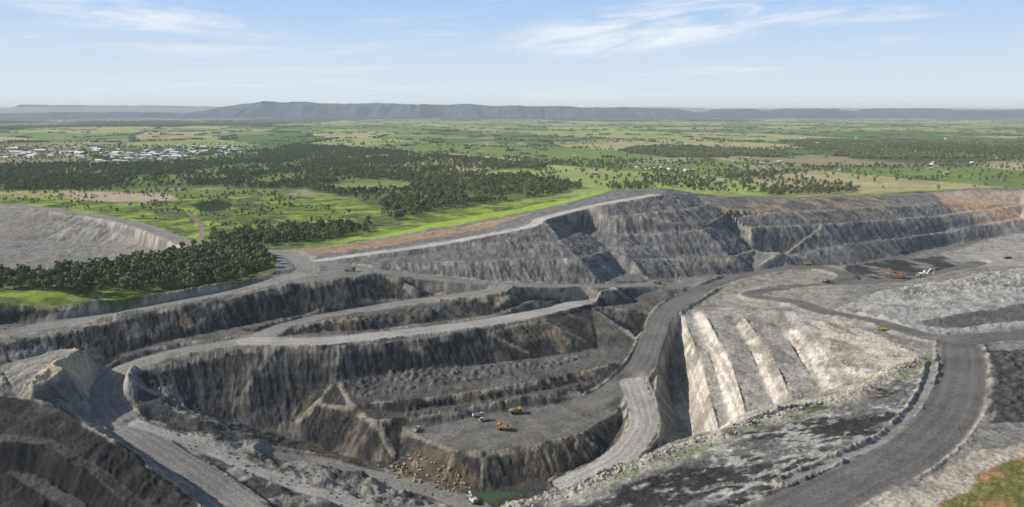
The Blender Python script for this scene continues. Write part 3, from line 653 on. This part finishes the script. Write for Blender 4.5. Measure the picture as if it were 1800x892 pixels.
def excavator(body):
    p=Parts()
    for yy in (-3.2,2.0):
        p.hull([(-4.2,yy,0),(4.2,yy,0),(4.2,yy+1.2,0),(-4.2,yy+1.2,0),(-5,yy,.9),(5,yy,.9),(5,yy+1.2,.9),(-5,yy+1.2,.9)],tyre)
        p.hull([(-5,yy,.9),(5,yy,.9),(5,yy+1.2,.9),(-5,yy+1.2,.9),(-4.3,yy,1.8),(4.3,yy,1.8),(4.3,yy+1.2,1.8),(-4.3,yy+1.2,1.8)],steel)
    p.box(-1.5,1.5,-2,2,.8,2.2,steel)
    p.box(-5.2,3.0,-3.2,3.2,2.2,4.6,body); p.box(-6.6,-5.2,-3.2,3.2,2.0,4.8,steel); p.box(-4.5,-.5,-2.6,2.0,4.6,5.3,body)
    p.box(1.2,3.6,1.2,3.3,4.6,7.0,body); p.box(3.6,3.66,1.4,3.1,5.2,6.8,glass); p.box(1.5,3.3,3.3,3.36,5.4,6.7,glass)
    p.beam((2.2,-.3,3.4),(6.5,-.3,8.6),1.1,1.6,1.5,body); p.beam((6.3,-.3,8.5),(10.5,-.3,7.6),1.0,1.5,1.0,body)
    p.beam((10.6,-.3,8.2),(9.4,-.3,2.6),.8,1.1,.8,body); p.beam((4.2,-.3,4.0),(7.2,-.3,8.0),.35,.35,.35,steel)
    p.hull([(7.6,-1.6,.6),(9.6,-1.6,.3),(9.6,1.0,.3),(7.6,1.0,.6),(7.2,-1.6,2.6),(9.9,-1.6,2.9),(9.9,1.0,2.9),(7.2,1.0,2.6)],steel)
    return p.mesh('excavator')
def service_truck(body):
    p=Parts(); p.box(-4,4,-1,1,.8,1.2,steel)
    for xx in (-2.8,-1.4,2.8):
        for yy in (-1.1,1.1): p.cyl((xx,yy,.6),.6,.45,tyre,12)
    p.box(2.0,4.2,-1.25,1.25,1.0,1.9,body); p.hull([(2.0,-1.25,1.9),(4.1,-1.25,1.9),(4.1,1.25,1.9),(2.0,1.25,1.9),(2.1,-1.15,3.0),(3.6,-1.15,3.0),(3.6,1.15,3.0),(2.1,1.15,3.0)],glass)
    p.box(2.1,3.6,-1.15,1.15,3.0,3.1,body); p.box(-4.2,1.7,-1.3,1.3,1.2,3.0,wht); p.box(-3.8,1.3,-.9,.9,3.0,3.3,steel)
    return p.mesh('service_truck')
MH=haul_truck(yel); MW=excavator(wht); ME=excavator(orange); MS=service_truck(wht); MY=service_truck(yel)
def place(me,name,u,v,z0,rot,s=1):
    X,Y,_=W(u,v,z0); z_=float(HT(X,Y)[0])
    o=bpy.data.objects.new(name,me); scene.collection.objects.link(o); o.location=(X,Y,z_+.05); o.rotation_euler=(0,0,math.radians(rot)); o.scale=(s,s,s)
place(MH,'haul_truck',885,755,-62,160,.74); place(MH,'haul_truck',906,727,-62,15,.74); place(MH,'haul_truck',1156,500,-25,175,.7)
place(MH,'haul_truck',1420,468,-26,170,.7); place(MH,'haul_truck',1452,497,-28,40,.7); place(MH,'haul_truck',1551,586,-16,150,.6); place(MH,'haul_truck',1770,460,-30,10,.7)
place(MS,'service_truck',840,733,-62,20,.9); place(MS,'service_truck',852,740,-62,200,.9); place(MS,'service_truck',733,757,-62,70,.8)
place(MY,'service_truck',615,477,0,10,1.3)
place(ME,'excavator',1576,489,-30,160,1.15); place(MW,'excavator',1624,489,-30,10,1.15); place(MW,'excavator',832,884,-78,120,.55)
# pond
wat=newmat('pit_water',(.05,.09,.035),.08)
cx,cy,_=W(868,876,-78)
bm=bmesh.new(); ring=[bm.verts.new((cx+math.cos(t)*(17+3*math.sin(3*t)),cy+math.sin(t)*(9+2*math.cos(2*t)),-77.6)) for t in np.linspace(0,6.28,40,endpoint=False)]
bm.faces.new(ring); me=bpy.data.meshes.new('pond_water'); bm.to_mesh(me); bm.free(); me.materials.append(wat); o=bpy.data.objects.new('pond_water',me); scene.collection.objects.link(o)
# buildings
roofs=[newmat('metal_roof_white',(.8,.79,.77),.5),newmat('metal_roof_grey',(.48,.48,.48),.5),newmat('tile_roof_red',(.33,.20,.15),.8)]
wall=newmat('painted_wall',(.72,.69,.63),.8); brick=newmat('brick_wall',(.34,.24,.18),.9); door=newmat('roller_door',(.25,.27,.3),.6)
def shed(w,d,h,rise,roof,wm,nd):
    p=Parts(); p.box(-w/2,w/2,-d/2,d/2,-1,h,wm)
    e=.6
    for sg in (-1,1):
        p.hull([(-w/2-e,sg*(d/2+e),h-.1),(w/2+e,sg*(d/2+e),h-.1),(w/2+e,0,h+rise),(-w/2-e,0,h+rise),(-w/2-e,sg*(d/2+e),h+.15),(w/2+e,sg*(d/2+e),h+.15),(w/2+e,0,h+rise+.25),(-w/2-e,0,h+rise+.25)],roof)
    for i in range(nd):
        x0=-w/2+w*(i+.25)/nd; p.box(x0,x0+w*.3/nd,-d/2-.06,-d/2,.1,h*.6,door)
        p.box(x0,x0+w*.3/nd,d/2,d/2+.06,h*.4,h*.75,glass)
    return p.mesh('building')
MB=[(shed(36,22,7,3,roofs[0],wall,4),'warehouse'),(shed(26,16,6,2.4,roofs[0],wall,3),'warehouse'),(shed(22,13,5.5,2,roofs[1],wall,3),'warehouse'),(shed(16,11,3.5,2.2,roofs[1],brick,3),'brick_house'),(shed(15,10,3.5,2.2,roofs[2],brick,3),'brick_house'),(shed(18,11,3.5,1.8,roofs[0],wall,3),'farm_house')]
def bld(k,u,v,s=1):
    X,Y,_=W(u,v,0); me,nm=MB[k]; o=bpy.data.objects.new(nm,me); scene.collection.objects.link(o)
    o.location=(X,Y,float(HT(X,Y)[0])+.2); o.rotation_euler=(0,0,random.uniform(-.5,.5)+random.choice((0,1.57))); o.scale=(s,s,s)
for i in range(260):
    cl=random.choice([(35,268,45,4),(200,273,70,6),(280,271,60,6),(340,268,60,6),(400,263,50,3),(250,277,60,4),(160,271,60,6)])
    bld(random.choice([0,1,1,5,2,3,4,5,3,4]),random.gauss(cl[0],cl[2]*.7),min(288,max(260,random.gauss(cl[1],cl[3]*1.2))),random.uniform(.7,1.15))
for i in range(60): bld(random.choice([3,4,5,3]),random.uniform(900,1780),random.choice([random.uniform(236,262),random.uniform(262,310)]),random.uniform(.7,1.1))
for i in range(10): bld(random.choice([5,3]),random.gauss(1165,25),random.gauss(297,3),.8)
# ---------------------------------------------------------------- haze, world, sun, camera
p=Parts(); hz=bpy.data.materials.new('haze'); hz.use_nodes=True; nt=hz.node_tree; nt.nodes.remove(nt.nodes['Principled BSDF'])
vs_=nt.nodes.new('ShaderNodeVolumeScatter'); vs_.inputs['Color'].default_value=(.76,.91,1,1); vs_.inputs['Density'].default_value=4.3e-5; vs_.inputs['Anisotropy'].default_value=.0
nt.links.new(vs_.outputs[0],nt.nodes['Material Output'].inputs['Volume'])
p.box(-90000,90000,-5000,100000,-400,290,hz); me=p.mesh('atmospheric_haze'); o=bpy.data.objects.new('atmospheric_haze',me); scene.collection.objects.link(o)
EL=math.radians(32); AZ=math.radians(1)
ts=Vector((-math.cos(EL)*math.cos(AZ),-math.cos(EL)*math.sin(AZ),math.sin(EL)))
sd=bpy.data.lights.new('sun','SUN'); sd.energy=5; sd.angle=math.radians(.5); sd.color=(1,.94,.84)
so_=bpy.data.objects.new('sun',sd); scene.collection.objects.link(so_); so_.rotation_euler=(-ts).to_track_quat('-Z','Y').to_euler(); so_.location=(-500,0,800)
w=bpy.data.worlds.new('World'); scene.world=w; w.use_nodes=True; nt=w.node_tree; bg=nt.nodes['Background']
sk=nt.nodes.new('ShaderNodeTexSky'); sk.sky_type='NISHITA'; sk.sun_disc=False; sk.sun_elevation=EL; sk.sun_rotation=math.atan2(ts.x,ts.y)%(2*math.pi); sk.altitude=200; sk.dust_density=1.5; sk.air_density=1.0
tc=nt.nodes.new('ShaderNodeTexCoord'); sx=nt.nodes.new('ShaderNodeSeparateXYZ'); nt.links.new(tc.outputs['Generated'],sx.inputs[0])
def mth(op,a,b=0.0):
    m=nt.nodes.new('ShaderNodeMath'); m.operation=op
    for i,v in ((0,a),(1,b)):
        if isinstance(v,(int,float)): m.inputs[i].default_value=v
        else: nt.links.new(v,m.inputs[i])
    return m.outputs[0]
def maprange(v,a,b,c,d,sm=True):
    m=nt.nodes.new('ShaderNodeMapRange'); m.interpolation_type='SMOOTHSTEP' if sm else 'LINEAR'
    m.inputs['From Min'].default_value=a; m.inputs['From Max'].default_value=b; m.inputs['To Min'].default_value=c; m.inputs['To Max'].default_value=d
    nt.links.new(v,m.inputs['Value']); return m.outputs['Result']
def mixn(f,a,b):
    m=nt.nodes.new('ShaderNodeMix'); m.data_type='RGBA'
    for i,v in ((0,f),(6,a),(7,b)):
        if isinstance(v,tuple): m.inputs[i].default_value=v
        else: nt.links.new(v,m.inputs[i])
    return m.outputs[2]
def noise(vec,scale,detail,rough,dist):
    nz=nt.nodes.new('ShaderNodeTexNoise'); nz.inputs['Scale'].default_value=scale; nz.inputs['Detail'].default_value=detail; nz.inputs['Roughness'].default_value=rough; nz.inputs['Distortion'].default_value=dist
    nt.links.new(vec,nz.inputs['Vector']); return nz.outputs['Fac']
def comb(a,b):
    c_=nt.nodes.new('ShaderNodeCombineXYZ'); nt.links.new(a,c_.inputs[0]); nt.links.new(b,c_.inputs[1]); return c_.outputs[0]
zc=mth('MAXIMUM',sx.outputs['Z'],.0)
# the physical sky, with a bright thin veil low down (values scaled for a background strength of 0.08)
veil=mixn(maprange(zc,0,.16,0,1,False),(10.3,11.6,12.5,1),(4.0,6.9,11.6,1))
base=mixn(maprange(zc,.14,.28,.92,.06),sk.outputs[0],veil)
zb=mth('ADD',zc,.05)
cx_=mth('DIVIDE',sx.outputs['X'],zb); cy_=mth('DIVIDE',sx.outputs['Y'],zb)
f1=noise(comb(mth('MULTIPLY',cx_,.28),mth('ADD',mth('MULTIPLY',cy_,.55),mth('MULTIPLY',cx_,.12))),1.0,10,.66,.8)
cl1=maprange(f1,.50,.74,0,.7)
X_=sx.outputs['X']
def bank(cx0,cz0,wx0,wz0,tilt):
    dx_=mth('SUBTRACT',X_,cx0); dz_=mth('SUBTRACT',mth('SUBTRACT',zc,cz0),mth('MULTIPLY',dx_,tilt))
    e=mth('ADD',mth('POWER',mth('ABSOLUTE',mth('DIVIDE',dx_,wx0)),2.0),mth('POWER',mth('ABSOLUTE',mth('DIVIDE',dz_,wz0)),2.0))
    f=noise(comb(mth('MULTIPLY',dx_,7.0),mth('MULTIPLY',dz_,42.0)),1.0,10,.62,.7)
    return mth('MULTIPLY',maprange(f,.36,.64,0,1),maprange(e,.1,1.6,1,0))
c2=bank(.17,.098,.17,.028,.10); c3=bank(-.42,.105,.17,.014,-.12); c4=bank(.40,.105,.10,.010,.05)
clv=mth('MULTIPLY',mth('MINIMUM',mth('ADD',mth('ADD',cl1,mth('MULTIPLY',c2,.9)),mth('ADD',mth('MULTIPLY',c3,.55),mth('MULTIPLY',c4,.6))),.9),maprange(zc,.15,.35,1,.35))
bg_c=mixn(clv,base,(11.2,11.8,12.3,1)); nt.links.new(bg_c,bg.inputs['Color']); bg.inputs['Strength'].default_value=.08
cam=bpy.data.cameras.new('camera'); co=bpy.data.objects.new('camera',cam); scene.collection.objects.link(co); scene.camera=co
co.location=(0,0,CAMZ); co.rotation_euler=(math.pi/2-PITCH,0,0); cam.sensor_width=36; cam.lens=F/1800*36; cam.clip_start=1; cam.clip_end=250000
scene.view_settings.view_transform='Standard'; scene.view_settings.look='None'; scene.view_settings.exposure=0
print('done',time.time()-T0)
